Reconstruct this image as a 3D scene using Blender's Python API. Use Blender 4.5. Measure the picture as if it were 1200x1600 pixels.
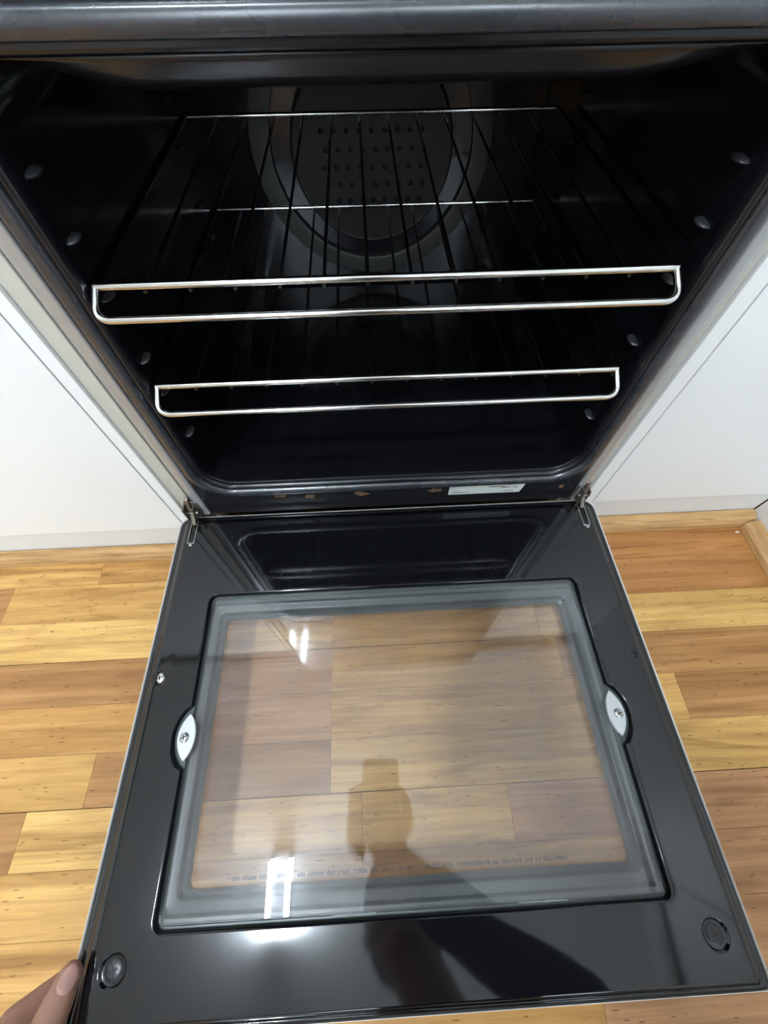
import bpy, bmesh, math, random
from mathutils import Vector, Matrix, noise
random.seed(7)
for o in list(bpy.data.objects): bpy.data.objects.remove(o)
S = bpy.context.scene
COL = S.collection

# ------------------------------------------------------------------ camera
CAM = Vector((-0.0194, -0.2925, 0.5751))
CAM_R = (Matrix.Rotation(math.radians(-2.441), 3, 'Z') @ Matrix.Rotation(math.radians(90 - 59.216), 3, 'X')
         @ Matrix.Rotation(math.radians(-0.521), 3, 'Z'))
cd = bpy.data.cameras.new('camera'); cam = bpy.data.objects.new('camera', cd); COL.objects.link(cam)
cam.matrix_world = Matrix.Translation(CAM) @ CAM_R.to_4x4()
cd.sensor_fit = 'HORIZONTAL'; cd.sensor_width = 36.0; cd.lens = 643.77 / 1200 * 36.0
cd.clip_start = 0.002; cd.clip_end = 50
S.camera = cam

# ------------------------------------------------------------------ world and exposure
W = bpy.data.worlds.new('world'); S.world = W; W.use_nodes = True
W.node_tree.nodes['Background'].inputs[0].default_value = (0.74, 0.87, 1.0, 1)
W.node_tree.nodes['Background'].inputs[1].default_value = 9.0
vs = S.view_settings
vs.view_transform = 'Standard'; vs.look = 'None'; vs.gamma = 1.0; vs.use_curve_mapping = False
vs.exposure = 0.9
S.cycles.transparent_max_bounces = 32
TUBE_STRENGTH = 520.0
TUBE_COLOR = (0.76, 0.89, 1.0)

pl = bpy.data.lights.new('window_portal', 'AREA'); pl.shape = 'RECTANGLE'; pl.size = 1.95; pl.size_y = 1.25; pl.cycles.is_portal = True
po = bpy.data.objects.new('window_portal', pl); COL.objects.link(po); po.location = (.075, -2.69, 1.575); po.rotation_euler = (math.radians(90), 0, 0)

# ------------------------------------------------------------------ materials
def srgb(r, g, b):
    f = lambda c: (c / 12.92 if c <= .04045 else ((c + .055) / 1.055) ** 2.4)
    return (f(r / 255), f(g / 255), f(b / 255), 1)

def mat(name, col, rough=.5, metal=0, vary=.06, scale=30, bump=0, bscale=200, spec=.5, rvary=0, coat=0, aniso=None):
    m = bpy.data.materials.new(name); m.use_nodes = True
    nt = m.node_tree; N = nt.nodes; L = nt.links; b = N['Principled BSDF']
    tc = N.new('ShaderNodeTexCoord'); nz = N.new('ShaderNodeTexNoise')
    nz.inputs['Scale'].default_value = scale; nz.inputs['Detail'].default_value = 4
    L.new(tc.outputs['Object'], nz.inputs['Vector'])
    mx = N.new('ShaderNodeMixRGB'); mx.blend_type = 'MIX'
    mx.inputs[1].default_value = tuple(c * (1 - vary) for c in col[:3]) + (1,)
    mx.inputs[2].default_value = tuple(min(1, c * (1 + vary)) for c in col[:3]) + (1,)
    L.new(nz.outputs['Fac'], mx.inputs[0]); L.new(mx.outputs[0], b.inputs['Base Color'])
    b.inputs['Roughness'].default_value = rough; b.inputs['Metallic'].default_value = metal
    b.inputs['Specular IOR Level'].default_value = spec
    if coat: b.inputs['Coat Weight'].default_value = coat; b.inputs['Coat Roughness'].default_value = .03
    if rvary:
        mr = N.new('ShaderNodeMapRange'); mr.inputs[3].default_value = max(0, rough - rvary); mr.inputs[4].default_value = rough + rvary
        n2 = N.new('ShaderNodeTexNoise'); n2.inputs['Scale'].default_value = scale * .35; n2.inputs['Detail'].default_value = 5
        L.new(tc.outputs['Object'], n2.inputs['Vector']); L.new(n2.outputs['Fac'], mr.inputs[0]); L.new(mr.outputs[0], b.inputs['Roughness'])
    if bump:
        bp = N.new('ShaderNodeBump'); bp.inputs['Strength'].default_value = bump; bp.inputs['Distance'].default_value = .001
        n3 = N.new('ShaderNodeTexNoise'); n3.inputs['Scale'].default_value = bscale; n3.inputs['Detail'].default_value = 3
        L.new(tc.outputs['Object'], n3.inputs['Vector']); L.new(n3.outputs['Fac'], bp.inputs['Height']); L.new(bp.outputs[0], b.inputs['Normal'])
    return m

M = {}
M['enamel'] = mat('black_door_enamel', (.004, .0042, .0055, 1), .065, rvary=.025, scale=20, bump=.015, bscale=60, spec=.55)
M['cavity'] = mat('black_cavity_enamel', (.0045, .0045, .006, 1), .16, scale=25, bump=.08, bscale=45, spec=.5)
M['frame_black'] = mat('black_front_enamel', (.009, .009, .011, 1), .22, rvary=.08, scale=40, bump=.06, bscale=120)
M['gasket'] = mat('grey_gasket', (.022, .026, .033, 1), .28, spec=.9, vary=.3, scale=60, rvary=.1, bump=.1, bscale=150)
M['trim'] = mat('grey_white_metal_trim', (.40, .41, .415, 1), .24, metal=.45, scale=30, rvary=.05)
M['white_enamel'] = mat('white_enamel', (.78, .77, .74, 1), .25, scale=8)
M['chrome'] = mat('chrome_wire', (.72, .71, .69, 1), .14, metal=1, rvary=.06, scale=80)
M['dull_wire'] = mat('dull_steel_wire', (.10, .10, .10, 1), .3, metal=1, scale=80, rvary=.1)
M['alu'] = mat('aluminium', (.52, .53, .54, 1), .38, metal=.6, scale=50)
M['steel'] = mat('steel_screw', (.50, .49, .47, 1), .28, metal=1, scale=60)
M['hinge'] = mat('greasy_hinge_steel', (.22, .19, .16, 1), .36, metal=.85, vary=.6, scale=150, rvary=.15)
M['black'] = mat('black_slot', (.004, .004, .004, 1), .6)
M['darkscrew'] = mat('dark_screw', (.035, .033, .035, 1), .35, metal=.5)
M['rim'] = mat('grey_window_rim', (.060, .072, .070, 1), .36, vary=.25, scale=45, rvary=.08)
M['fanring'] = mat('grey_fan_ring', (.075, .075, .07, 1), .5, metal=.3, vary=.15, scale=30)
M['fanplate'] = mat('dark_fan_plate', (.012, .012, .0115, 1), .5, metal=.2, vary=.3, scale=40)
M['peg'] = mat('grey_shelf_peg', (.022, .022, .023, 1), .4, vary=.3, scale=200)
M['rust'] = mat('rust_chip', (.13, .070, .038, 1), .8, vary=.5, scale=200, bump=.5)
M['sticker'] = mat('silver_sticker', (.62, .64, .60, 1), .5, vary=.12, scale=90)
M['print'] = mat('dark_print', (.05, .035, .03, 1), .7)
M['cab'] = mat('white_cabinet', (.80, .80, .785, 1), .42, vary=.03, scale=5, bump=.10, bscale=140)
M['gable'] = mat('cream_cabinet_edge', (.50, .475, .41, 1), .5, vary=.06, scale=30)
M['plinth'] = mat('off_white_plinth', (.70, .69, .66, 1), .5, vary=.05, scale=8)
M['wall'] = mat('white_wall_paint', (.80, .79, .76, 1), .8, vary=.03, scale=4)
M['ceil'] = mat('white_ceiling_paint', (.84, .84, .83, 1), .9, vary=.02, scale=4)
M['bench'] = mat('grey_benchtop', (.30, .29, .28, 1), .35, vary=.3, scale=120)
M['skin'] = mat('skin', (.29, .145, .10, 1), .48, vary=.16, scale=90, bump=.25, bscale=450)
M['nail'] = mat('finger_nail', (.38, .20, .165, 1), .25, vary=.06, scale=90)
M['cloth'] = mat('charcoal_shirt', (.03, .03, .036, 1), .9, vary=.3, scale=60)
M['denim'] = mat('navy_trousers', (.02, .026, .05, 1), .9, vary=.3, scale=80)
M['hair'] = mat('dark_hair', (.012, .009, .007, 1), .5, vary=.4, scale=120)
M['phone'] = mat('dark_phone', (.015, .015, .017, 1), .2)
M['eye'] = mat('eye', (.5, .48, .46, 1), .2)
M['lamphouse'] = mat('white_lamp_housing', (.8, .8, .8, 1), .4)
M['crumb'] = mat('white_crumb', (.85, .85, .8, 1), .6)
M['subfloor'] = mat('floor_gap', (.26, .16, .08, 1), .7)

def glass_mat(name, tint=(1, 1, 1, 1), rough=.0, haze=0.0):
    m = bpy.data.materials.new(name); m.use_nodes = True
    nt = m.node_tree; N = nt.nodes; L = nt.links
    for n in list(N): N.remove(n)
    out = N.new('ShaderNodeOutputMaterial'); tr = N.new('ShaderNodeBsdfTransparent'); gl = N.new('ShaderNodeBsdfGlossy')
    fr = N.new('ShaderNodeFresnel'); mx = N.new('ShaderNodeMixShader')
    tc = N.new('ShaderNodeTexCoord'); nz = N.new('ShaderNodeTexNoise'); nz.inputs['Scale'].default_value = 28; nz.inputs['Detail'].default_value = 8
    L.new(tc.outputs['Object'], nz.inputs['Vector'])
    tr.inputs[0].default_value = tint; gl.inputs['Roughness'].default_value = rough
    fr.inputs['IOR'].default_value = 1.5
    L.new(fr.outputs[0], mx.inputs[0]); L.new(tr.outputs[0], mx.inputs[1]); L.new(gl.outputs[0], mx.inputs[2])
    last = mx.outputs[0]
    if haze:                                            # stray light painted as a pale film on the glass
        df = N.new('ShaderNodeBsdfDiffuse'); df.inputs[0].default_value = (.75, .75, .78, 1)
        mr = N.new('ShaderNodeMapRange'); mr.inputs[1].default_value = .35; mr.inputs[2].default_value = .75
        mr.inputs[3].default_value = haze * .6; mr.inputs[4].default_value = haze * 1.5
        L.new(nz.outputs['Fac'], mr.inputs[0])
        m2 = N.new('ShaderNodeMixShader'); L.new(mr.outputs[0], m2.inputs[0]); L.new(last, m2.inputs[1]); L.new(df.outputs[0], m2.inputs[2]); last = m2.outputs[0]
    L.new(last, out.inputs[0]); return m
M['glass'] = glass_mat('inner_door_glass', (1, 1, 1, 1), .003, .028)
M['glass2'] = glass_mat('outer_door_glass', (1, .995, .985, 1), .008, .0)

def emit_mat(name, col, st):
    m = bpy.data.materials.new(name); m.use_nodes = True
    b = m.node_tree.nodes['Principled BSDF']; b.inputs['Base Color'].default_value = (.9, .9, .9, 1)
    b.inputs['Emission Color'].default_value = col + (1,); b.inputs['Emission Strength'].default_value = st
    return m
M['tube'] = emit_mat('lit_fluorescent_tube', TUBE_COLOR, TUBE_STRENGTH)

def wood_mat(name, trim=False, along_y=False):
    m = bpy.data.materials.new(name); m.use_nodes = True
    nt = m.node_tree; N = nt.nodes; L = nt.links; b = N['Principled BSDF']
    geo = N.new('ShaderNodeNewGeometry'); oi = N.new('ShaderNodeObjectInfo')
    off = N.new('ShaderNodeVectorMath'); off.operation = 'MULTIPLY_ADD'
    off.inputs[1].default_value = (1, 1, 1)
    rnd = N.new('ShaderNodeMath'); rnd.operation = 'MULTIPLY'; rnd.inputs[1].default_value = 37.0
    L.new(oi.outputs['Random'], rnd.inputs[0]); L.new(geo.outputs['Position'], off.inputs[0]); L.new(rnd.outputs[0], off.inputs[2])
    def mapping(sx, sy, rot=0):
        mp = N.new('ShaderNodeMapping'); mp.inputs['Scale'].default_value = (sx, sy, 1) if not trim else ((sy * 2.6, sx * 2, sy * 2.6) if along_y else (sx * 2, sy * 2.6, sy * 2.6)); mp.inputs['Rotation'].default_value = (0, 0, rot)
        L.new(off.outputs[0], mp.inputs[0]); return mp.outputs[0]
    def nse(v, sc, det=4, dist=0):
        n = N.new('ShaderNodeTexNoise'); n.inputs['Scale'].default_value = sc; n.inputs['Detail'].default_value = det
        n.inputs['Distortion'].default_value = dist; L.new(v, n.inputs['Vector']); return n.outputs['Fac']
    def ramp(v, a, bb, lo, hi):
        r = N.new('ShaderNodeMapRange'); r.inputs[1].default_value = a; r.inputs[2].default_value = bb
        r.inputs[3].default_value = lo; r.inputs[4].default_value = hi; L.new(v, r.inputs[0]); return r.outputs[0]
    def mul(a, bb):
        k = N.new('ShaderNodeMath'); k.operation = 'MULTIPLY'; L.new(a, k.inputs[0]); L.new(bb, k.inputs[1]); return k.outputs[0]
    grain = ramp(nse(mapping(1.6, 42), 1, 6, 1.6), .28, .72, .70, 1.20)
    fine = ramp(nse(mapping(20, 420), 1, 4, .4), .3, .7, .90, 1.08)
    bands = ramp(nse(mapping(2.6, 26), 1, 4, 2.4), .52, .68, 1.0, .66)
    blot = ramp(nse(mapping(7, 16), 1, 3, .8), .3, .7, .92, 1.07)
    tot = mul(mul(mul(grain, fine), bands), blot)
    if not trim:
        def dashes(sx, sy, rot, lo, thr, sz):
            """short dents and scuffs: stretched voronoi cells, only some of them marked"""
            v = N.new('ShaderNodeTexVoronoi'); v.inputs['Scale'].default_value = 1; v.inputs['Randomness'].default_value = 1
            L.new(mapping(sx, sy, rot), v.inputs['Vector'])
            sp = N.new('ShaderNodeSeparateColor'); L.new(v.outputs['Color'], sp.inputs[0])
            on = ramp(sp.outputs[0], thr, thr + .01, 0, 1); dot = ramp(v.outputs['Distance'], sz * .55, sz, 1, 0)
            k = mul(on, dot); return ramp(k, 0, 1, 1.0, lo)
        tot = mul(mul(tot, dashes(70, 330, .10, .45, .90, .24)), dashes(55, 380, .80, .45, .91, .26))
        tot = mul(tot, dashes(60, 400, -.9, .50, .93, .27))
    hs = N.new('ShaderNodeMixRGB'); hs.blend_type = 'MULTIPLY'; hs.inputs[0].default_value = 1
    cmb = N.new('ShaderNodeCombineColor')
    pw = N.new('ShaderNodeMath'); pw.operation = 'POWER'; pw.inputs[1].default_value = 1.25; L.new(tot, pw.inputs[0])
    pw2 = N.new('ShaderNodeMath'); pw2.operation = 'POWER'; pw2.inputs[1].default_value = 1.6; L.new(tot, pw2.inputs[0])
    L.new(tot, cmb.inputs[0]); L.new(pw.outputs[0], cmb.inputs[1]); L.new(pw2.outputs[0], cmb.inputs[2])
    L.new(oi.outputs['Color'], hs.inputs[1]); L.new(cmb.outputs[0], hs.inputs[2])
    L.new(hs.outputs[0], b.inputs['Base Color'])
    b.inputs['Roughness'].default_value = .36 if not trim else .5
    b.inputs['Specular IOR Level'].default_value = .35
    bp = N.new('ShaderNodeBump'); bp.inputs['Strength'].default_value = .15; bp.inputs['Distance'].default_value = .0006
    L.new(tot, bp.inputs['Height']); L.new(bp.outputs[0], b.inputs['Normal'])
    return m
M['wood'] = wood_mat('wood_strip_floor'); M['woodtrim'] = wood_mat('wood_quarter_round', True); M['woodtrim_side'] = wood_mat('wood_quarter_round_side', True, True)

# ------------------------------------------------------------------ helpers
def obj(name, bm, m, parent=None, smooth=False, loc=None):
    me = bpy.data.meshes.new(name); bm0 = bm
    if isinstance(bm, bmesh.types.BMesh):
        bmesh.ops.recalc_face_normals(bm, faces=bm.faces); bm.to_mesh(me); bm.free()
    else: me = bm
    me.materials.clear(); me.materials.append(M[m])
    if smooth:
        for p in me.polygons: p.use_smooth = True
        try: me.set_sharp_from_angle(angle=math.radians(38))
        except Exception: pass
    o = bpy.data.objects.new(name, me); COL.objects.link(o)
    if smooth == True and isinstance(bm0, bmesh.types.BMesh):
        w = o.modifiers.new('weighted', 'WEIGHTED_NORMAL'); w.weight = 100; w.keep_sharp = True; w.mode = 'FACE_AREA'
    if parent: o.parent = parent
    if loc: o.location = loc
    return o

def empty(name, loc=(0, 0, 0)):
    o = bpy.data.objects.new(name, None); COL.objects.link(o); o.location = loc; o.empty_display_size = .05; return o

def tag(o, label=None, cat=None, group=None, kind=None):
    if label: o['label'] = label
    if cat: o['category'] = cat
    if group: o['group'] = group
    if kind: o['kind'] = kind
    return o

def box(x0, x1, y0, y1, z0, z1, bev=0, seg=2, bm=None):
    b2 = bmesh.new(); bmesh.ops.create_cube(b2, size=1)
    for v in b2.verts: v.co = ((x0 + x1) / 2 + v.co.x * (x1 - x0), (y0 + y1) / 2 + v.co.y * (y1 - y0), (z0 + z1) / 2 + v.co.z * (z1 - z0))
    if bev: bmesh.ops.bevel(b2, geom=b2.edges[:], offset=bev, segments=seg, affect='EDGES', profile=.5)
    if bm is None: return b2
    me = bpy.data.meshes.new('t'); b2.to_mesh(me); b2.free(); bm.from_mesh(me); bpy.data.meshes.remove(me); return bm

def tube(path, r, n=10, bm=None, closed=False):
    bm = bm or bmesh.new(); pts = [Vector(p) for p in path]; rings = []
    k = len(pts); up = None
    for i, p in enumerate(pts):
        a = pts[(i - 1) % k] if (i or closed) else p; c = pts[(i + 1) % k] if (i < k - 1 or closed) else p
        t = (c - a).normalized()
        if up is None: up = t.orthogonal().normalized()
        up = (up - t * up.dot(t)); up = up.normalized() if up.length > 1e-6 else t.orthogonal().normalized()
        s = t.cross(up); rr = r[i] if isinstance(r, (list, tuple)) else r
        rings.append([bm.verts.new(p + (up * math.cos(2 * math.pi * j / n) + s * math.sin(2 * math.pi * j / n)) * rr) for j in range(n)])
    for i in range(k if closed else k - 1):
        A, B = rings[i], rings[(i + 1) % k]
        for j in range(n): bm.faces.new((A[j], A[(j + 1) % n], B[(j + 1) % n], B[j]))
    if not closed: bm.faces.new(rings[0][::-1]); bm.faces.new(rings[-1])
    return bm

def fillet(pts, rad, seg=6):
    out = [Vector(pts[0])]
    for i in range(1, len(pts) - 1):
        p = Vector(pts[i]); a = (Vector(pts[i - 1]) - p); c = (Vector(pts[i + 1]) - p)
        r = min(rad, a.length * .49, c.length * .49); A = p + a.normalized() * r; C = p + c.normalized() * r
        for j in range(seg + 1):
            t = j / seg; out.append(A * (1 - t) ** 2 + p * 2 * t * (1 - t) + C * t * t)
    out.append(Vector(pts[-1])); return out

def rrect(x0, x1, y0, y1, r, seg=6, rb=None):
    pts = []; q = r if rb is None else rb
    for cx, cy, a0, r in ((x1 - r, y1 - r, 0, r), (x0 + r, y1 - r, 90, r), (x0 + q, y0 + q, 180, q), (x1 - q, y0 + q, 270, q)):
        for j in range(seg + 1):
            a = math.radians(a0 + 90 * j / seg); pts.append((cx + r * math.cos(a), cy + r * math.sin(a)))
    return pts

def loft(bm, loops, cap0=False, cap1=False):
    """loops: lists of 3D points with equal count, joined ring to ring"""
    R = [[bm.verts.new(p) for p in lp] for lp in loops]; n = len(R[0])
    for A, B in zip(R, R[1:]):
        for j in range(n): bm.faces.new((A[j], A[(j + 1) % n], B[(j + 1) % n], B[j]))
    if cap0: bm.faces.new(R[0])
    if cap1: bm.faces.new(R[-1])
    return R

def fill_between(bm, rings):
    es = set()
    for R in rings:
        n = len(R)
        for j in range(n):
            e = bm.edges.get((R[j], R[(j + 1) % n])) or bm.edges.new((R[j], R[(j + 1) % n])); es.add(e)
    bmesh.ops.triangle_fill(bm, use_beauty=True, use_dissolve=False, edges=list(es))

def lathe(prof, n=24, bm=None, c=(0, 0, 0)):
    bm = bm or bmesh.new(); R = []
    for r, z in prof:
        if r < 1e-6: R.append([bm.verts.new((c[0], c[1], c[2] + z))])
        else: R.append([bm.verts.new((c[0] + r * math.cos(2 * math.pi * j / n), c[1] + r * math.sin(2 * math.pi * j / n), c[2] + z)) for j in range(n)])
    for A, B in zip(R, R[1:]):
        for j in range(n):
            a = A[j % len(A)]; a2 = A[(j + 1) % len(A)]; b = B[j % len(B)]; b2 = B[(j + 1) % len(B)]
            f = [a] + ([a2] if a2 is not a else []) + ([b2] if b2 is not b else []) + [b]
            if len(f) > 2: bm.faces.new(f)
    return bm

# ------------------------------------------------------------------ room shell
X0, X1, Y0, Y1, ZC = -2.1, 1.25, -2.7, .66, 2.5
fl = obj('floor', box(X0, X1, Y0, Y1, -.05, -.0085), 'subfloor'); tag(fl, kind='structure', label='wood strip floor in honey and orange tones')
LIGHT = srgb(196, 150, 86); YEL = srgb(203, 160, 94); HON = srgb(186, 138, 78); BRN = srgb(168, 121, 72)
DRK = srgb(150, 105, 66); ORG = srgb(172, 118, 66); PNK = srgb(184, 136, 94)
PITCH = .0545
def plank_bm(x0, x1, y0, y1, bm=None):
    g0 = .00005; c = .00025
    bm = bm or bmesh.new()
    lo = [bm.verts.new((x, y, -.008)) for x, y in ((x0 + g0, y0 + g0), (x1 - g0, y0 + g0), (x1 - g0, y1 - g0), (x0 + g0, y1 - g0))]
    mi = [bm.verts.new((x, y, -.0007)) for x, y in ((x0 + g0, y0 + g0), (x1 - g0, y0 + g0), (x1 - g0, y1 - g0), (x0 + g0, y1 - g0))]
    d = g0 + c * .6
    hi = [bm.verts.new((x, y, 0)) for x, y in ((x0 + d, y0 + d), (x1 - d, y0 + d), (x1 - d, y1 - d), (x0 + d, y1 - d))]
    for A, B in ((lo, mi), (mi, hi)):
        for j in range(4): bm.faces.new((A[j], A[(j + 1) % 4], B[(j + 1) % 4], B[j]))
    bm.faces.new(hi); return bm
# row k spans y = YT-(k+1)*PITCH .. YT-k*PITCH ; joints and colours read off the photograph
YT = .002
known = {
 -1: [(-1.0, -.30, HON), (-.30, .35, ORG), (.35, 1.0, ORG)],
 0: [(-1.0, -.433, LIGHT), (-.433, .05, HON), (.05, .62, ORG), (.62, 1.0, HON)],
 1: [(-1.0, -.552, BRN), (-.552, -.10, LIGHT), (-.10, .30, HON), (.30, .80, ORG), (.80, 1.0, BRN)],
 2: [(-.9, -.086, YEL), (-.086, .20, LIGHT), (.20, .9, YEL)],
 3: [(-.95, -.26, BRN), (-.26, -.086, PNK), (-.086, .22, LIGHT), (.22, .85, BRN)],
 4: [(-.8, -.24, HON), (-.24, -.086, PNK), (-.086, .363, LIGHT), (.363, .9, BRN)],
 5: [(-.85, -.368, LIGHT), (-.368, -.086, BRN), (-.086, .25, YEL), (.25, .80, YEL)],
 6: [(-1.0, -.43, BRN), (-.43, -.05, YEL), (-.05, .119, YEL), (.119, .65, PNK)],
 7: [(-.9, -.05, LIGHT), (-.05, .24, LIGHT), (.24, .8, PNK)],
 8: [(-.7, .15, LIGHT), (.15, .7, PNK)],
 9: [(-.9, -.33, LIGHT), (-.33, .175, HON), (.175, .6, PNK)],
}
rest = bmesh.new(); PAL = [LIGHT, YEL, HON, BRN, ORG, PNK, HON, LIGHT]
nrow0, nrow1 = -12, int((YT - Y0) / PITCH)
for k in range(nrow0, nrow1):
    yb, ya = YT - k * PITCH, YT - (k + 1) * PITCH
    if k % 3 == 0: yb -= .0005
    segs = list(known.get(k, [])) if k >= -1 else []
    if not segs:
        x = -1.0 + random.uniform(-.3, 0); 
        while x < 1.0:
            w = random.uniform(.28, .62); segs.append((x, x + w, random.choice(PAL))); x += w
    near = -1 <= k < 26
    if near:
        for x0, x1, col in segs:
            o = obj('plank', plank_bm(max(x0, X0), min(x1, X1), ya, yb), 'wood', fl); j = random.uniform(.96, 1.04)
            o.color = tuple(c * j for c in col[:3]) + (1,)
        lo, hi = segs[0][0], segs[-1][1]
    else: lo, hi = 0, 0
    for a, b in ((X0, lo), (hi, X1)):
        x = a
        while x < b - .02:
            w = min(random.uniform(.3, .6), b - x); plank_bm(x, x + w, ya, yb, rest); x += w
ro = obj('plank_field', rest, 'wood', fl); ro.color = HON; ro['kind'] = 'stuff'

tag(obj('ceiling', box(X0, X1, Y0, Y1, ZC, ZC + .05), 'ceil'), kind='structure')
tag(obj('wall_back', box(X0, X1, Y1, Y1 + .1, 0, ZC), 'wall'), kind='structure')
tag(obj('wall_right', box(X1, X1 + .1, Y0, Y1, 0, ZC), 'wall'), kind='structure')
tag(obj('wall_left', box(X0 - .1, X0, Y0, Y1, 0, ZC), 'wall'), kind='structure')
wf = bmesh.new()                                        # wall behind the photographer, with an unseen window enlarged to add soft daylight
WX0, WX1, WZ0, WZ1 = -.9, 1.05, .95, 2.2
box(X0, WX0, Y0 - .1, Y0, 0, ZC, bm=wf); box(WX1, X1, Y0 - .1, Y0, 0, ZC, bm=wf)
box(WX0, WX1, Y0 - .1, Y0, 0, WZ0, bm=wf); box(WX0, WX1, Y0 - .1, Y0, WZ1, ZC, bm=wf)
tag(obj('wall_front', wf, 'wall'), kind='structure')
wm = (WX0 + WX1) / 2
for i, (a, b) in enumerate(((WX0, wm), (wm, WX1))):
    wfr = bmesh.new()
    for q in ((a, a + .04, WZ0, WZ1), (b - .04, b, WZ0, WZ1), (a + .04, b - .04, WZ0, WZ0 + .04), (a + .04, b - .04, WZ1 - .04, WZ1)): box(q[0], q[1], Y0 - .08, Y0 - .03, q[2], q[3], bm=wfr)
    wo = tag(obj('window_%d' % (i + 1), wfr, 'white_enamel'), kind='structure')
    obj('pane', box(a + .04, b - .04, Y0 - .058, Y0 - .054, WZ0 + .04, WZ1 - .04), 'glass2', wo)

def quarter(name, p0, p1, into, r=.018):
    """quarter round from p0 to p1 on the floor, flat back against direction `into`"""
    bm = bmesh.new(); p0 = Vector(p0); p1 = Vector(p1); d = Vector(into)
    prof = [(0, 0)] + [(math.cos(a) ** .75, math.sin(a) ** .75) for a in [math.radians(90 * j / 10) for j in range(11)]]
    A = [bm.verts.new(p0 - d * r * a + Vector((0, 0, r * b))) for a, b in prof]; B = [bm.verts.new(p1 - d * r * a + Vector((0, 0, r * b))) for a, b in prof]
    n = len(prof)
    for j in range(n): bm.faces.new((A[j], A[(j + 1) % n], B[(j + 1) % n], B[j]))
    bm.faces.new(A[::-1]); bm.faces.new(B)
    o = obj(name, bm, 'woodtrim' if abs(d.y) > .5 else 'woodtrim_side', smooth=True); o.color = srgb(186, 146, 98); tag(o, kind='structure'); return o
YL, YR, XR = .0005, .0125, .574
quarter('trim_1', (-.879, YL, .0002), (-.300, YL, .0002), (0, 1, 0), .0185)
quarter('trim_2', (.300, YR, .0002), (XR - .0005, YR, .0002), (0, 1, 0), .0205)
quarter('trim_3', (XR, YR - .021, .0002), (XR, -1.6, .0002), (1, 0, 0), .0205)
tag(obj('crumb', lathe([(0, 0), (.0022, .0004), (.0026, .0012), (.0012, .002), (0, .0022)], 7), 'crumb', loc=(.547, -.0165, .0002)),
    'white paint crumb on the floor in the trim corner', 'crumb')
bpy.data.objects['crumb'].scale = (1.3, .55, .6)

# ------------------------------------------------------------------ kitchen cabinets
def cabinet(label, gx0, gx1, sx0, sx1, px0, px1, yf, back, z1=.865, zb=.0645):
    """gable strip, fixed stile, door panel, plinth and carcass of one base unit facing -y"""
    r = tag(empty('base_cabinet', ((px0 + px1) / 2, yf, 0)), label, 'cabinet'); off = Vector(r.location)
    def p(name, bm, m): 
        bmesh.ops.translate(bm, vec=-off, verts=bm.verts); return obj(name, bm, m, r, smooth=True)
    p('gable', box(min(gx0, gx1), max(gx0, gx1), yf + .004, back, .0, z1, .0006, 1), 'gable')
    p('stile', box(min(sx0, sx1), max(sx0, sx1), yf, yf + .018, .0, z1, .0008), 'cab')
    g = .0012
    p('door', box(min(px0, px1) + g, max(px0, px1) - g, yf - .0004, yf + .018, zb, z1 - .004, .0012), 'cab')
    p('plinth', box(min(px0, px1) + g, max(px0, px1), yf + .0012, yf + .017, 0.0, zb - .0012, .0006, 1), 'plinth')
    p('carcass', box(min(px0, px1) + .002, max(px0, px1) - .002, yf + .0185, back, .01, z1), 'plinth')
    return r
cabinet('white kitchen base cabinet to the left of the oven', -.2575, -.2735, -.2738, -.2865, -.2865, -.88, YL, .58)
cabinet('white kitchen base cabinet to the right of the oven', .2655, .2805, .2808, .2975, .2975, XR + .0010, YR, .58)
c3 = tag(empty('base_cabinet', (XR, -.8, 0)), 'white base cabinet facing left, forming the corner at far right', 'cabinet')
def c3p(name, bm, m):
    bmesh.ops.translate(bm, vec=-Vector(c3.location), verts=bm.verts); return obj(name, bm, m, c3, smooth=True)
c3p('plinth', box(XR + .001, XR + .016, -1.6, YR - .0005, 0, .0640, .0006, 1), 'plinth')
c3p('stile', box(XR, XR + .018, -.012, YR - .0005, .0645, .865, .0008), 'cab')
for a, b in ((-.55, -.0126), (-1.05, -.552), (-1.6, -1.052)): c3p('door', box(XR, XR + .018, a, b, .0645, .861, .0012), 'cab')
c3p('carcass', box(XR + .019, 1.24, -1.6, YR - .002, .01, .865), 'plinth')
for nm, lb, a in (('benchtop', 'grey speckled benchtop over the left cabinet', (-.88, -.262, -.015, .655)),
                  ('benchtop', 'grey speckled benchtop over the right cabinet', (.2655, XR - .012, -.015, .655)),
                  ('benchtop', 'grey speckled benchtop over the corner cabinet', (XR - .010, 1.245, -1.6, .655))):
    tag(obj(nm, box(a[0], a[1], a[2], a[3], .8655, .9, .003), 'bench', smooth=True), lb, 'benchtop')

# ------------------------------------------------------------------ oven body
OV = tag(empty('oven', (0, 0, 0)), 'black enamel oven with its door hanging open flat', 'oven')
OX0, OX1, OZ0, OZ1 = -.2205, .2305, .158, .519         # cavity opening
def oloop(e, y, r=.034): return [(x, y, z) for x, z in rrect(OX0 - e, OX1 + e, OZ0 - e, OZ1 + e, r + e, 8)]
bm = bmesh.new()                                        # front frame plate with the opening
RO = loft(bm, [oloop(.002, .0), oloop(.0005, .0006), oloop(-.001, .0022), oloop(-.0015, .006)])
fo = [(x, 0, z) for x, z in rrect(-.2385, .2465, .1005, .575, .003, 3)]
FO = loft(bm, [[(x, .012, z) for x, _, z in fo], fo])
fill_between(bm, [FO[1], RO[0]])
front = obj('front_frame', bm, 'frame_black', OV, smooth=True)
bm = bmesh.new()                                        # cavity liner
R = loft(bm, [oloop(-.0015, .006), oloop(-.004, .012), oloop(-.004, .41), oloop(-.008, .42, .03)], cap1=True)
cav = obj('cavity_liner', bm, 'cavity', OV, smooth=True)
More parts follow.
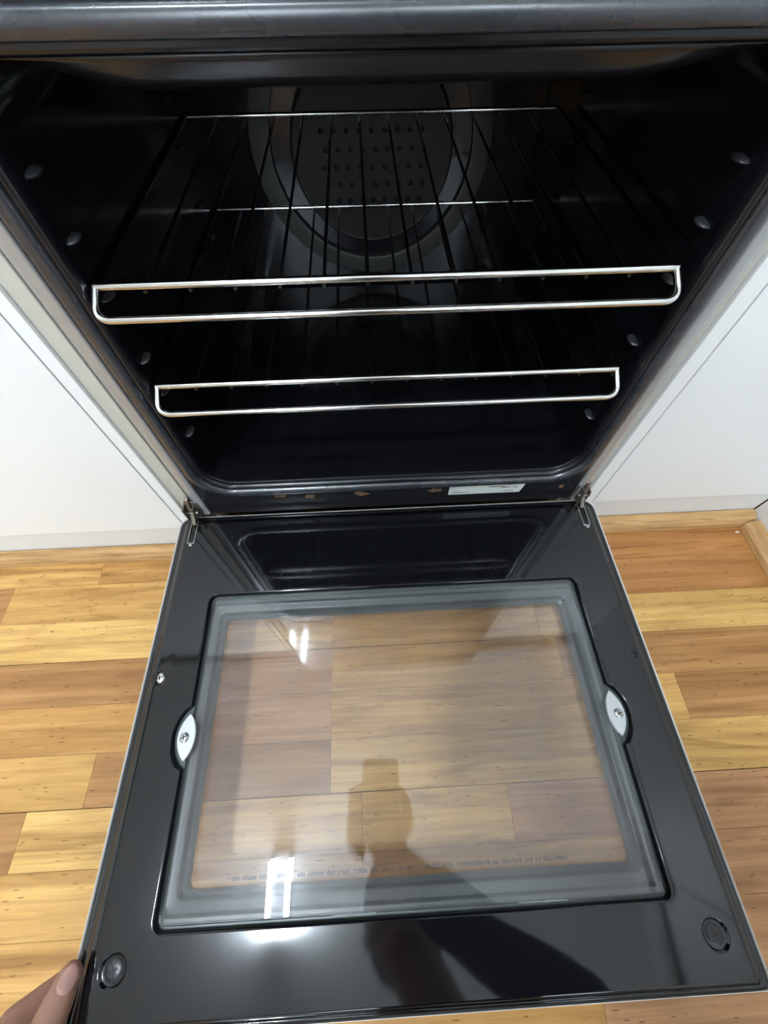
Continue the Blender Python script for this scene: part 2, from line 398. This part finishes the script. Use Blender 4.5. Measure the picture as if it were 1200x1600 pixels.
bm = bmesh.new()                                        # half round grey gasket round the opening
loft(bm, [oloop(.0040 + .0060 * (1 - math.cos(math.pi * j / 8)), -.0003 - .0042 * math.sin(math.pi * j / 8) ** .7) for j in range(9)])
obj('gasket', bm, 'gasket', OV, smooth=True)
for sx0, sx1, nm in ((-.2388, -.2575, 'side_trim'), (.2468, .2650, 'side_trim')):
    bm = bmesh.new(); d = sx1 - sx0
    prof = [(sx0, .014), (sx0, .0008), (sx0 + d * .05, -.0008), (sx0 + d * .10, -.0014)] + [(sx0 + d * (.28 + .72 * math.sin(a)), -.0016 + .0135 * (1 - math.cos(a))) for a in [math.radians(90 * j / 10) for j in range(11)]] + [(sx1, .03), (sx0, .03)]
    loft(bm, [[(x, y, .1015) for x, y in prof], [(x, y, .62) for x, y in prof]], True, True)
    obj(nm, bm, 'trim', OV, smooth=True)
for a, b in ((-.2572, -.2492), (.2582, .2648)): obj('side_panel', box(a, b, .031, .60, .02, .90), 'white_enamel', OV)
obj('kick_panel', box(-.24, .248, .035, .045, .0, .0995, .001), 'frame_black', OV)
obj('back_panel', box(-.248, .257, .60, .61, .02, .90), 'frame_black', OV)
# upper front: unseen control fascia, leaned forward to mirror the lamp, hob on top
bm = bmesh.new(); lean = math.tan(math.radians(5))
pr = [(.001, .577), (-.38 * lean, .957), (.03, .957), (.03, .577)]
loft(bm, [[(-.2572, y, z) for y, z in pr], [(.2648, y, z) for y, z in pr]], True, True)
bmesh.ops.bevel(bm, geom=bm.edges[:], offset=.002, segments=2, affect='EDGES')
obj('control_fascia', bm, 'enamel', OV, smooth=True)
obj('cooktop', box(-.2572, .2648, .031, .62, .905, .935, .004), 'enamel', OV, smooth=True)
# rolled lip hanging at the top of the opening, upswept at both ends
bm = bmesh.new(); rows = []
prof = [(.0062, .5172), (.0080, .5140), (.0102, .5100), (.0128, .5062), (.0165, .5033), (.0220, .5012), (.0320, .5000), (.0480, .5005), (.0600, .5040)]
for i in range(33):
    t = i / 32; x = OX0 + .006 + (OX1 - OX0 - .012) * t
    e = min(1, max(0, (abs(x - .0) - .125) / .085)); e = e * e * (3 - 2 * e)
    rows.append([bm.verts.new((x, y, z + (.5168 - z) * .92 * e)) for y, z in prof])
for A, B in zip(rows, rows[1:]):
    for j in range(len(prof) - 1): bm.faces.new((A[j], A[j + 1], B[j + 1], B[j]))
sh = obj('top_lip', bm, 'frame_black', OV, smooth=True)
so = sh.modifiers.new('thickness', 'SOLIDIFY'); so.thickness = .0008; so.offset = 1
# shelf pegs pressed out of the side walls
def peg(x, y, z, s):
    bm = bmesh.new(); n = 10; rings = []
    for i in range(5):
        a = i / 4 * math.pi / 2
        rings.append([(x + s * .0060 * math.sin(a), y + .0085 * math.cos(a * .86) * math.cos(2 * math.pi * j / n), z + .0024 * math.cos(a * .86) * math.sin(2 * math.pi * j / n)) for j in range(n)])
    loft(bm, rings, cap1=True); return obj('shelf_peg', bm, 'peg', cav, smooth=True)
for z in (.468, .431, .3905, .334, .2975, .239):
    for y in (.020, .30):
        peg(-.2165, y, z, 1); peg(.2265, y + .006, z - .005, -1)
# fan cover on the back wall
FC = (-.001, .345)
def disc_y(rad, y, n=48): return [(FC[0] + rad * math.cos(2 * math.pi * j / n), y, FC[1] + rad * math.sin(2 * math.pi * j / n)) for j in range(n)]
bm = bmesh.new(); loft(bm, [disc_y(.163, .4195), disc_y(.162, .416), disc_y(.158, .4145), disc_y(.140, .4115), disc_y(.1365, .413), disc_y(.1365, .4195)])
obj('fan_ring', bm, 'fanring', cav, smooth=True)
bm = bmesh.new(); PL = loft(bm, [disc_y(.110, .4195), disc_y(.109, .408), disc_y(.1065, .4055), disc_y(.104, .4065)])
holes = []
for i in range(5):
    for j in range(9):
        hx = FC[0] - .066 + .0165 * j + (.004 if i % 2 else 0); hz = .292 + .0195 * i
        R = [bm.verts.new((hx + .0034 * math.cos(2 * math.pi * q / 8), .4065, hz + .0034 * math.sin(2 * math.pi * q / 8))) for q in range(8)]
        R2 = [bm.verts.new((v.co.x, .4085, v.co.z)) for v in R]
        for q in range(8): bm.faces.new((R[q], R[(q + 1) % 8], R2[(q + 1) % 8], R2[q]))
        holes.append(R)
fill_between(bm, [PL[3]] + holes)
obj('fan_plate', bm, 'fanplate', cav, smooth=True)
bm = bmesh.new(); bm.faces.new([bm.verts.new(p) for p in disc_y(.1035, .4165)]); obj('fan_backing', bm, 'black', cav)
# chipped enamel, sticker and hinges on the sill under the opening
for cx, cz, w, h in ((-.140, .1355, .024, .0060), (-.1015, .1320, .018, .0130), (-.036, .1325, .022, .0125), (.058, .1325, .023, .0095), (.225, .129, .010, .008)):
    bm = bmesh.new(); n = 14; rr = [random.uniform(.55, 1.1) for _ in range(n)]
    loop = lambda y, k: [(cx + w * .5 * k * rr[j] * math.cos(2 * math.pi * j / n), y, cz + h * .5 * k * rr[j] * math.sin(2 * math.pi * j / n)) for j in range(n)]
    loft(bm, [loop(.0002, 1), loop(-.0003, .95)], cap1=True); obj('rust_chip', bm, 'rust', front)
bm = bmesh.new(); q = [(.0775, .1215), (.1715, .1215), (.1750, .1395), (.0775, .1395)]
loft(bm, [[(x, .0, z) for x, z in q], [(x, -.0008, z) for x, z in q]], cap1=True)
st = obj('sticker', bm, 'sticker', OV); st['label'] = 'silver rating sticker'
bm = bmesh.new()
for x0, x1, z in ((.128, .150, .136), (.145, .158, .1335), (.160, .166, .1335), (.082, .104, .1262), (.15, .162, .126)): box(x0, x1, -.0011, -.0008, z - .0005, z + .0005, bm=bm)
obj('sticker_print', bm, 'print', st)['kind'] = 'stuff'

# ------------------------------------------------------------------ oven door
DZ = .099
D_L = -.4655
panel_r = .014
def dloop(hx, z, r): 
    e = .2795 - hx
    return [(x, y, z) for x, y in rrect(-hx, hx, D_L + e * .45, -.0015 - e, max(.003, r - e), 6, max(.002, .006 - e * .3))]
bm = bmesh.new()
OUT = loft(bm, [dloop(.2795, -.0085, .014), dloop(.2794, -.0068, .014), dloop(.2788, -.0056, .014), dloop(.2778, -.0047, .014), dloop(.2764, -.0043, .014), dloop(.2752, -.0044, .014), dloop(.2740, -.0046, .014),
                dloop(.2725, -.0042, .014), dloop(.2705, -.0028, .014), dloop(.2690, -.0015, .014), dloop(.2675, -.0006, .014), dloop(.2660, -.0001, .014), dloop(.2642, 0, .014)])
def win_loop(e, z):
    """recess around the glass with a bay for each clip, grown by e"""
    x0, x1, y0, y1, r = -.2205, .2200, -.4085, -.1150, .007
    yc, hl, dp = -.2645, .0285, .0145
    pts = []
    base = rrect(x0 - e, x1 + e, y0 - e, y1 + e, r + e, 4)
    k = 5
    bay = [(u, (1 - u * u) ** .8) for u in [-1 + 2 * i / 14 for i in range(15)]]
    q = [base[i * k:(i + 1) * k] for i in range(4)]       # NE, NW, SW, SE
    pts += q[0] + q[1]
    pts += [(x0 - e - dp * b, yc - u * (hl + e)) for u, b in bay]
    pts += q[2] + q[3]
    pts += [(x1 + e + dp * b, yc + u * (hl + e)) for u, b in bay]
    return [(x, y, z) for x, y in pts]
IN = loft(bm, [win_loop(.0022, 0), win_loop(.0010, -.0004), win_loop(.0002, -.0016), win_loop(0, -.0070)])
extra = []
def cup(x, y, r, depth, n=20):
    c = lambda k, z: [(x + r * k * math.cos(2 * math.pi * j / n), y + r * k * math.sin(2 * math.pi * j / n), z) for j in range(n)]
    R = loft(bm, [c(1, 0), c(.92, -.0003), c(.80, -depth), c(.62, -depth - .0003)], cap1=True); extra.append(R[0])
cup(-.261, -.206, .0085, .0016); cup(-.247, -.429, .0115, .0022); cup(.246, -.432, .0115, .0022); cup(.2605, -.2085, .0034, .0014, 12)
for sx in (-1, 1):                                      # hinge slots
    s = [(x, y) for x, y in rrect(sx * .2585 - .0038, sx * .2585 + .0038, -.0435, -.0090, .0025, 3)]
    R = loft(bm, [[(x, y, 0) for x, y in s], [(x, y, -.012) for x, y in s]]); extra.append(R[0])
fill_between(bm, [OUT[-1], IN[0]] + extra)
door = obj('door', bm, 'enamel', OV, smooth=True)
door.location = (0, 0, DZ); door.rotation_euler = (-.0091, 0, 0)
door['label'] = 'open oven door, black enamel inner face with glass window'
# white outer skin
bm = bmesh.new()
def sk(h, z, e=0): return [(x, y, z) for x, y in rrect(-h, h, D_L - .0015 - e, -.0005 + e, .0145, 6, .0065)]
WALL = loft(bm, [sk(.2797, -.0075), sk(.2806, -.0060), sk(.2810, -.0062, .0004), sk(.2812, -.0072, .0006), sk(.2812, -.0345, .0006)])
ap = [(x, y, -.0345) for x, y in rrect(-.214, .212, -.396, -.130, .006, 3)]
A2 = loft(bm, [ap, [(x, y, -.0335) for x, y, z in ap]])
fill_between(bm, [WALL[-1], A2[0]])
obj('outer_skin', bm, 'white_enamel', door, smooth=True)
# stepped rim below the inner glass
bm = bmesh.new()
def wl(e, z, r=.006): return [(x, y, z) for x, y in rrect(-.2055 - e, .2035 + e, -.387 - e, -.138 + e, r, 3)]
lo = [(x, y, -.0072) for x, y in rrect(-.2405, .240, -.415, -.108, .006, 3)]
loft(bm, [lo, wl(.0150, -.0072), wl(.0142, -.0076), wl(.0125, -.0105), wl(.0105, -.0112), wl(.0060, -.0116), wl(.0046, -.0126), wl(.0030, -.0195), wl(.0012, -.0208), wl(.0, -.0220), wl(.0, -.0300)])
obj('window_rim', bm, 'rim', door, smooth=True)
obj('inner_glass', box(-.2160, .2155, -.4055, -.1195, -.0062, -.0022, .0007, 2), 'glass', door)
obj('outer_glass', box(-.2135, .2115, -.3955, -.1305, -.0335, -.0302, .0003, 1), 'glass2', door)
# worn mirrored print on the outer glass: illegible in the photograph, so letter-like strokes only
bm = bmesh.new(); random.seed(3); x = .147
for wd in (9, 2, 3, 8, 2, 12, 0, 4, 9, 2, 2, 2, 3, 3, 5, 0, 4, 3, 6, 3, 0, 8, 3, 5, 3):
    for _ in range(wd):
        h = random.choice((.0026, .0026, .0037)); y = -.3834; z = -.03005; k = .0006
        t = random.random()
        box(x - k, x, y, y + h, z, z + .0001, bm=bm)
        if t < .75: box(x - .0018, x - .0018 + k, y, y + .0026, z, z + .0001, bm=bm)
        if t > .3: box(x - .0018, x, y + .0026 - k, y + .0026, z, z + .0001, bm=bm)
        if t < .5: box(x - .0018, x, y, y + k, z, z + .0001, bm=bm)
        x -= .0026
    x -= .0022
obj('printed_text', bm, 'print', door)['kind'] = 'stuff'
# clips holding the glass
def clip(sx):
    bm = bmesh.new(); n = 24; cx, cy = sx * .2195, -.2645; lp = []
    for j in range(n):
        t = j / n
        if t < .5: u = -1 + 4 * t; x = .0098 * (1 - abs(u) ** 1.9) ** .85
        else: u = 1 - 4 * (t - .5); x = -.0080 * (1 - abs(u) ** 2.2) ** .9
        lp.append((cx + sx * x, cy + u * .0215))
    loft(bm, [[(x, y, -.0020) for x, y in lp], [(x, y, .0002) for x, y in lp], [(cx + (x - cx) * .95, cy + (y - cy) * .975, .0007) for x, y in lp]], True, True)
    o = obj('glass_clip', bm, 'alu', door, smooth=True); o['label'] = 'pointed aluminium clip'
def screw(x, y, z, r, m, dome, cross):
    bm = lathe([(r, -.0008), (r, .0002), (r * .9, dome * .55), (r * .62, dome * .88), (r * .25, dome), (0, dome)], 20, c=(x, y, z))
    o = obj('screw', bm, m, door, smooth=True)
    bm = bmesh.new(); w = r * .11; L = r * .52; a = .35
    mtx = Matrix.Translation((x, y, z + dome * .90)) @ Matrix.Rotation(a, 4, 'Z')
    for dx, dy in ((L, w), (w, L)):
        b2 = box(-dx, dx, -dy, dy, -.0005, dome * .12 + .0001); bmesh.ops.transform(b2, matrix=mtx, verts=b2.verts)
        me = bpy.data.meshes.new('t'); b2.to_mesh(me); b2.free(); bm.from_mesh(me); bpy.data.meshes.remove(me)
    obj('screw_slot', bm, 'black', door)
for sx in (-1, 1): clip(sx)
screw(-.2222, -.2650, .0006, .0048, 'steel', .0022, 1); screw(.2222, -.2655, .0006, .0048, 'steel', .0022, 1)
screw(-.261, -.206, -.0017, .0052, 'steel', .0014, 1); screw(-.247, -.429, -.0024, .0070, 'darkscrew', .0012, 1); screw(.246, -.432, -.0024, .0070, 'darkscrew', .0012, 1)
for a, b, c in ((.2562, -.2035, .0012), (.2598, -.2065, .0009), (.2630, -.2100, .0010)):
    obj('chip', lathe([(c, 0), (c * .9, .0001), (0, .00015)], 7, c=(a, b, 0)), 'darkscrew', door)
# hinges
for sx in (-1, 1):
    hx = sx * .2585
    bm = bmesh.new()
    loft(bm, [[(hx + a * .0037, y, z) for y, z in ((-.0425, -.0120), (-.0425, .0004), (-.0405, .0012), (-.0385, -.0005), (-.012, -.002), (-.009, -.012))] for a in (-1, 1)], True, True)
    hs = obj('hinge_channel', bm, 'black', door)
    bm = bmesh.new(); tube(fillet([(hx - .0040, -.0100, .0002), (hx - .0042, -.0438, .0002), (hx + .0042, -.0438, .0002), (hx + .0040, -.0100, .0002)], .003, 4), .0008, 6, bm)
    box(hx - .0016, hx + .0022, -.0475, -.0436, -.0004, .0010, .0004, 1, bm)
    obj('hinge_eyelet', bm, 'steel', door, smooth=True)
for sx in (-1, 1):
    hx = sx * .2585 + (0 if sx < 0 else .001)
    bm = bmesh.new()
    arm = [(-.021, .088), (-.0165, .100), (-.0075, .112), (-.0035, .128), (-.0015, .136), (.004, .138), (.004, .112), (-.004, .098), (-.012, .086)]
    loft(bm, [[(hx + a, y, z) for y, z in arm] for a in (-.0022, .0022)], True, True)
    bmesh.ops.bevel(bm, geom=bm.edges[:], offset=.0006, segments=1, affect='EDGES')
    box(hx - .0065, hx - .0040, -.012, .004, .100, .128, .0008, 1, bm); box(hx + .0035, hx + .0060, -.009, .004, .103, .124, .0008, 1, bm)
    ha = obj('hinge_arm', bm, 'hinge', OV, smooth=True)
    bm = tube([(hx - .0085, -.0055, .1135), (hx + .0085, -.0055, .1135)], .0022, 10); obj('hinge_pin', bm, 'steel', ha, smooth=True)
    ib = -sx
    bm = box(hx + ib * .008 - .005, hx + ib * .008 + .006, -.0015, .002, .1035, .131, .0008, 1); obj('hinge_bracket', bm, 'hinge', ha, smooth=True)

# ------------------------------------------------------------------ wire racks
def rack(z, label, drop=.0132, fwd=.0205):
    yF, yB, xa, xb = .0098, .3447, -.2145, .2140
    r = tag(empty('oven_rack', (0, yF, z)), label, 'oven rack', 'wire oven racks')
    def p(name, bm, m): 
        bmesh.ops.translate(bm, vec=-Vector((0, yF, z)), verts=bm.verts); return obj(name, bm, m, r, smooth=True)
    p('front_rail', tube([(xa, yF, z), (xb, yF, z)], .0029, 12), 'chrome')
    loop = fillet([(xa + .0005, yF, z), (xa - .0005, yF - fwd, z - drop), (xb + .0005, yF - fwd, z - drop), (xb - .0005, yF, z)], .0125, 8)
    p('front_loop', tube(loop, .0026, 12), 'chrome')
    p('back_rail', tube([(xa, yB, z), (xb, yB, z)], .0023, 10), 'chrome')
    for x in (xa, xb): p('side_rail', tube([(x, yF, z), (x, yB, z)], .0024, 10), 'dull_wire')
    nw = 12
    for i in range(nw):
        x = xa + .0345 + i * (xb - xa - .069) / (nw - 1)
        p('cross_wire', tube(fillet([(x, yF - .001, z - .0042), (x, yF + .004, z - .0042), (x, yF + .012, z - .0030), (x, yB + .001, z - .0030)], .004, 2), .0014, 8), 'dull_wire')
    return r
rack(.4034, 'chromed wire shelf on the upper runners, with handle loop in front')
rack(.3105, 'chromed wire shelf on the lower runners, with handle loop in front', .0152)

# ------------------------------------------------------------------ ceiling lamp
LX, LYa, LYb, LZ = -.603, -.688, -.905, 2.435
lamp = tag(empty('ceiling_lamp', (LX, (LYa + LYb) / 2, ZC)), 'twin tube fluorescent batten on the ceiling, mirrored in the glass', 'lamp')
def lp(name, bm, m):
    bmesh.ops.translate(bm, vec=-Vector(lamp.location), verts=bm.verts); return obj(name, bm, m, lamp, smooth=True)
lp('housing', box(LX - .05, LX + .05, LYb - .03, LYa + .03, LZ + .02, ZC - .0005, .004), 'lamphouse')
for dx in (-.047, .047):
    lp('tube', tube([(LX + dx, LYa, LZ), (LX + dx, LYb, LZ)], .013, 14), 'tube')
for y in (LYa + .006, LYb - .006):
    for dx in (-.047, .047): lp('tube_holder', box(LX + dx - .011, LX + dx + .011, y - .006, y + .006, LZ - .010, LZ + .0199, .002), 'darkscrew')

# ------------------------------------------------------------------ the photographer
P = tag(empty('person', (.09, -.95, 0)), 'person in dark clothes kneeling, one hand on the open oven door, holding a phone', 'person')
PO = Vector(P.location)
def capsules(segs, n=12):
    """segs: (a, b, ra, rb) tapered round-ended limbs -> one bmesh"""
    bm = bmesh.new()
    for a, b, ra, rb in segs:
        a = Vector(a); b = Vector(b); d = b - a; L = max(d.length, 1e-5); t = d / L
        pts, rs = [], []
        for j in range(5): s = math.radians(-88 + 88 * j / 4); pts.append(a + t * ra * math.sin(s)); rs.append(max(1e-4, ra * math.cos(s)))
        for j in range(5): s = math.radians(88 * j / 4); pts.append(b + t * rb * math.sin(s)); rs.append(max(1e-4, rb * math.cos(s)))
        tube(pts, rs, n, bm)
    return bm
def remeshed(name, bms, voxel, m, smooth_it=4, parent=None):
    bm = bmesh.new()
    for b in bms:
        me = bpy.data.meshes.new('t'); bmesh.ops.recalc_face_normals(b, faces=b.faces); b.to_mesh(me); b.free(); bm.from_mesh(me); bpy.data.meshes.remove(me)
    bmesh.ops.translate(bm, vec=-PO, verts=bm.verts)
    me = bpy.data.meshes.new('t'); bm.to_mesh(me); bm.free()
    t = bpy.data.objects.new('t', me); COL.objects.link(t)
    md = t.modifiers.new('r', 'REMESH'); md.mode = 'VOXEL'; md.voxel_size = voxel; md.use_smooth_shade = True
    sm = t.modifiers.new('s', 'SMOOTH'); sm.iterations = smooth_it; sm.factor = .5
    dg = bpy.context.evaluated_depsgraph_get(); dg.update()
    me2 = bpy.data.meshes.new_from_object(t.evaluated_get(dg)); bpy.data.objects.remove(t); me2.name = name
    return obj(name, me2, m, parent or P, smooth=True)
def ellipsoid(c, rx, ry, rz, rot=None):
    bm = bmesh.new(); bmesh.ops.create_uvsphere(bm, u_segments=24, v_segments=16, radius=1)
    mt = Matrix.Translation(c) @ (rot.to_4x4() if rot else Matrix()) @ Matrix.Diagonal((rx, ry, rz, 1)); bmesh.ops.transform(bm, matrix=mt, verts=bm.verts); return bm
shR, shL = (.255, -.75, .68), (-.095, -.79, .635)
elR, wrR = (.230, -.610, .48), (.010, -.455, .545)
elL, wrL = (-.200, -.840, .345), (-.302, -.585, .180)
neck0, head = Vector((.065, -.72, .715)), Vector((.000, -.585, .855))
segs = [((.09, -1.03, .26), (.085, -.98, .40), .135, .125), ((.085, -.98, .40), (.09, -.83, .60), .125, .135), ((.02, -.79, .62), (.18, -.79, .63), .095, .095),
        (shR, shL, .062, .062), (neck0, tuple(head - Vector((0, .01, .05))), .058, .052),
        (shR, elR, .050, .040), (elR, wrR, .041, .027), (shL, elL, .050, .040), (elL, wrL, .041, .027)]
for sx in (-1, 1):
    h = (.09 + sx * .10, -1.02, .24); k = (.09 + sx * .15, -.74, .085); f = (.09 + sx * .12, -1.14, .075); to = (.09 + sx * .12, -1.25, .045)
    segs += [(h, k, .092, .066), (k, f, .060, .042), (f, to, .042, .034)]
# left hand pinching the door edge: thumb on top, fingers under
tipT = (-.2765, -.4275, .1095)
lh = [((-.2765, -.4275, .1095), (-.2785, -.4400, .1135), .0092, .0112), ((-.2785, -.4400, .1135), (-.2805, -.4530, .1190), .0112, .0118),
      ((-.2805, -.4530, .1190), (-.2860, -.5010, .1420), .0116, .0135), ((-.2860, -.5010, .1420), wrL, .0150, .022)]
def fing(pts, r0, r1):
    n = len(pts) - 1
    return [(pts[i], pts[i + 1], r0 + (r1 - r0) * i / n, r0 + (r1 - r0) * (i + 1) / n) for i in range(n)]
lh += fing([(-.333, -.500, .128), (-.3225, -.4560, .0925), (-.3010, -.4420, .0690), (-.2760, -.4330, .0515)], .0112, .0082)
lh += fing([(-.340, -.515, .122), (-.3330, -.4740, .0815), (-.3080, -.4600, .0570), (-.2790, -.4520, .0490)], .0112, .0084)
lh += fing([(-.340, -.532, .114), (-.3340, -.4960, .0740), (-.3110, -.4830, .0520), (-.2850, -.4740, .0450)], .0106, .0080)
lh += fing([(-.336, -.550, .108), (-.3300, -.5180, .0740), (-.3120, -.5060, .0540), (-.2920, -.4980, .0460)], .0094, .0072)
for kx in ((-.333, -.500, .128), (-.340, -.515, .122), (-.340, -.532, .114), (-.336, -.550, .108)): lh.append((wrL, kx, .021, .0135))
lh.append(((-.300, -.555, .150), (-.322, -.520, .128), .017, .014))
# right hand round the phone (camera frame: x right, y up, z back)
def cl(x, y, z): return tuple(CAM + CAM_R @ Vector((x, y, z)))
rh = [(cl(.010, -.125, .055), wrR, .022, .026), (cl(.022, -.095, .036), cl(.010, -.125, .055), .019, .023), (cl(-.035, -.105, .036), cl(.0, -.135, .055), .017, .022)]
for i, y in enumerate((-.055, -.077, -.099, -.119)):                        # fingers wrap round the far side of the phone
    rh += fing([cl(-.046, y - .02, .036), cl(-.062, y - .006, .022), cl(-.064, y, .004), cl(-.050, y + .003, -.0045), cl(-.028, y + .004, -.0055)], .0100, .0076 - .0004 * i)
rh += fing([cl(.020, -.115, .045), cl(.040, -.090, .034), cl(.036, -.062, .022), cl(.026, -.042, .021)], .0140, .0088)
# head
look = Vector((-.06, .55, -.55)).normalized(); side = look.cross(Vector((0, 0, 1))).normalized(); upv = side.cross(look)
HR = Matrix((side, look, upv)).transposed()
def hp(x, y, z): return head + HR @ Vector((x, y, z))
hb = [ellipsoid(hp(0, 0, .02), .076, .095, .098, HR), ellipsoid(hp(0, .028, -.055), .056, .062, .062, HR), ellipsoid(hp(0, .100, -.012), .012, .016, .022, HR),
      ellipsoid(hp(0, .088, -.052), .024, .012, .010, HR), ellipsoid(hp(.077, -.005, 0), .010, .018, .030, HR), ellipsoid(hp(-.077, -.005, 0), .010, .018, .030, HR),
      ellipsoid(hp(0, .080, .028), .055, .016, .012, HR)]
remeshed('body', [capsules(segs + lh + rh, 14)] + hb, .0030, 'skin', 3)
remeshed('hair', [ellipsoid(hp(0, -.018, .040), .086, .096, .098, HR), ellipsoid(hp(0, -.05, -.01), .078, .062, .085, HR)], .006, 'hair', 3)
for s in (-1, 1): obj('eye', ellipsoid(hp(s * .031, .084, .006) - PO, .012, .012, .010, HR), 'eye', P, smooth=True)
sv = lambda a, b, t: tuple(Vector(a).lerp(Vector(b), t))
remeshed('shirt', [capsules([((.09, -1.02, .27), (.085, -.98, .40), .150, .140), ((.085, -.98, .40), (.09, -.83, .60), .140, .150), ((.02, -.79, .62), (.18, -.79, .63), .108, .108),
    (shR, shL, .075, .075), (shR, elR, .066, .056), (elR, sv(elR, wrR, .78), .056, .043), (shL, elL, .066, .056), (elL, sv(elL, wrL, .70), .056, .044)])], .007, 'cloth', 6)
tr = []
for sx in (-1, 1):
    h = (.09 + sx * .10, -1.02, .24); k = (.09 + sx * .15, -.74, .088); f = (.09 + sx * .12, -1.12, .078)
    tr += [(h, k, .104, .078), (k, f, .072, .054)]
tr.append(((-.01, -1.03, .25), (.19, -1.03, .25), .125, .125))
remeshed('trousers', [capsules(tr)], .008, 'denim', 6)
# thumb nail
bm = bmesh.new(); ta = Vector((-.2765, -.4275, .1095)); tb = Vector((-.2785, -.4400, .1135)); ax = (ta - tb).normalized()
nup = (CAM - ta).normalized(); nup = (nup - ax * nup.dot(ax)).normalized(); nsd = ax.cross(nup)
g = []
for i in range(7):
    s = i / 6; row = []
    wd = (.0072 if s > .15 else .0062) * (1 - max(0, s - .62) ** 2 * 2.2)
    for j in range(9):
        u = -1 + 2 * j / 8; th = u * .80
        rr = .0104 - .0012 * s + .0003
        row.append(bm.verts.new(tb + ax * (.0035 + .0170 * s - .002 * u * u * (1 if s > .5 else -.6)) + nup * rr * math.cos(th) * (1 - .06 * s * s) + nsd * wd * 1.25 * math.sin(th)))
    g.append(row)
for A, B in zip(g, g[1:]):
    for j in range(8): bm.faces.new((A[j], A[j + 1], B[j + 1], B[j]))
bmesh.ops.translate(bm, vec=-PO, verts=bm.verts)
na = obj('thumb_nail', bm, 'nail', P, smooth=True); so = na.modifiers.new('t', 'SOLIDIFY'); so.thickness = .0006
# phone
ph = empty('phone', CAM); ph.matrix_world = Matrix.Translation(CAM) @ CAM_R.to_4x4()
tag(ph, 'dark smartphone held over the oven door, mirrored in the glass', 'phone')
bm = bmesh.new(); q = rrect(-.048, .024, -.135, .0125, .010, 5)
loft(bm, [[(x * 1, y, z) for x, y in q] for z in (.0065, .0135)], True, True); bmesh.ops.bevel(bm, geom=[e for e in bm.edges if abs(e.verts[0].co.z - e.verts[1].co.z) < 1e-6], offset=.0012, segments=2, affect='EDGES')
obj('phone_body', bm, 'phone', ph, smooth=True)
bm = bmesh.new(); q = rrect(-.0455, .0215, -.132, .0095, .008, 5); loft(bm, [[(x, y, z) for x, y in q] for z in (.0136, .0139)], True, True); obj('screen', bm, 'black', ph)
obj('lens', lathe([(.0062, .0066), (.0062, .0050), (.0050, .0046), (.0046, .0052), (0, .0052)], 20), 'phone', ph, smooth=True)
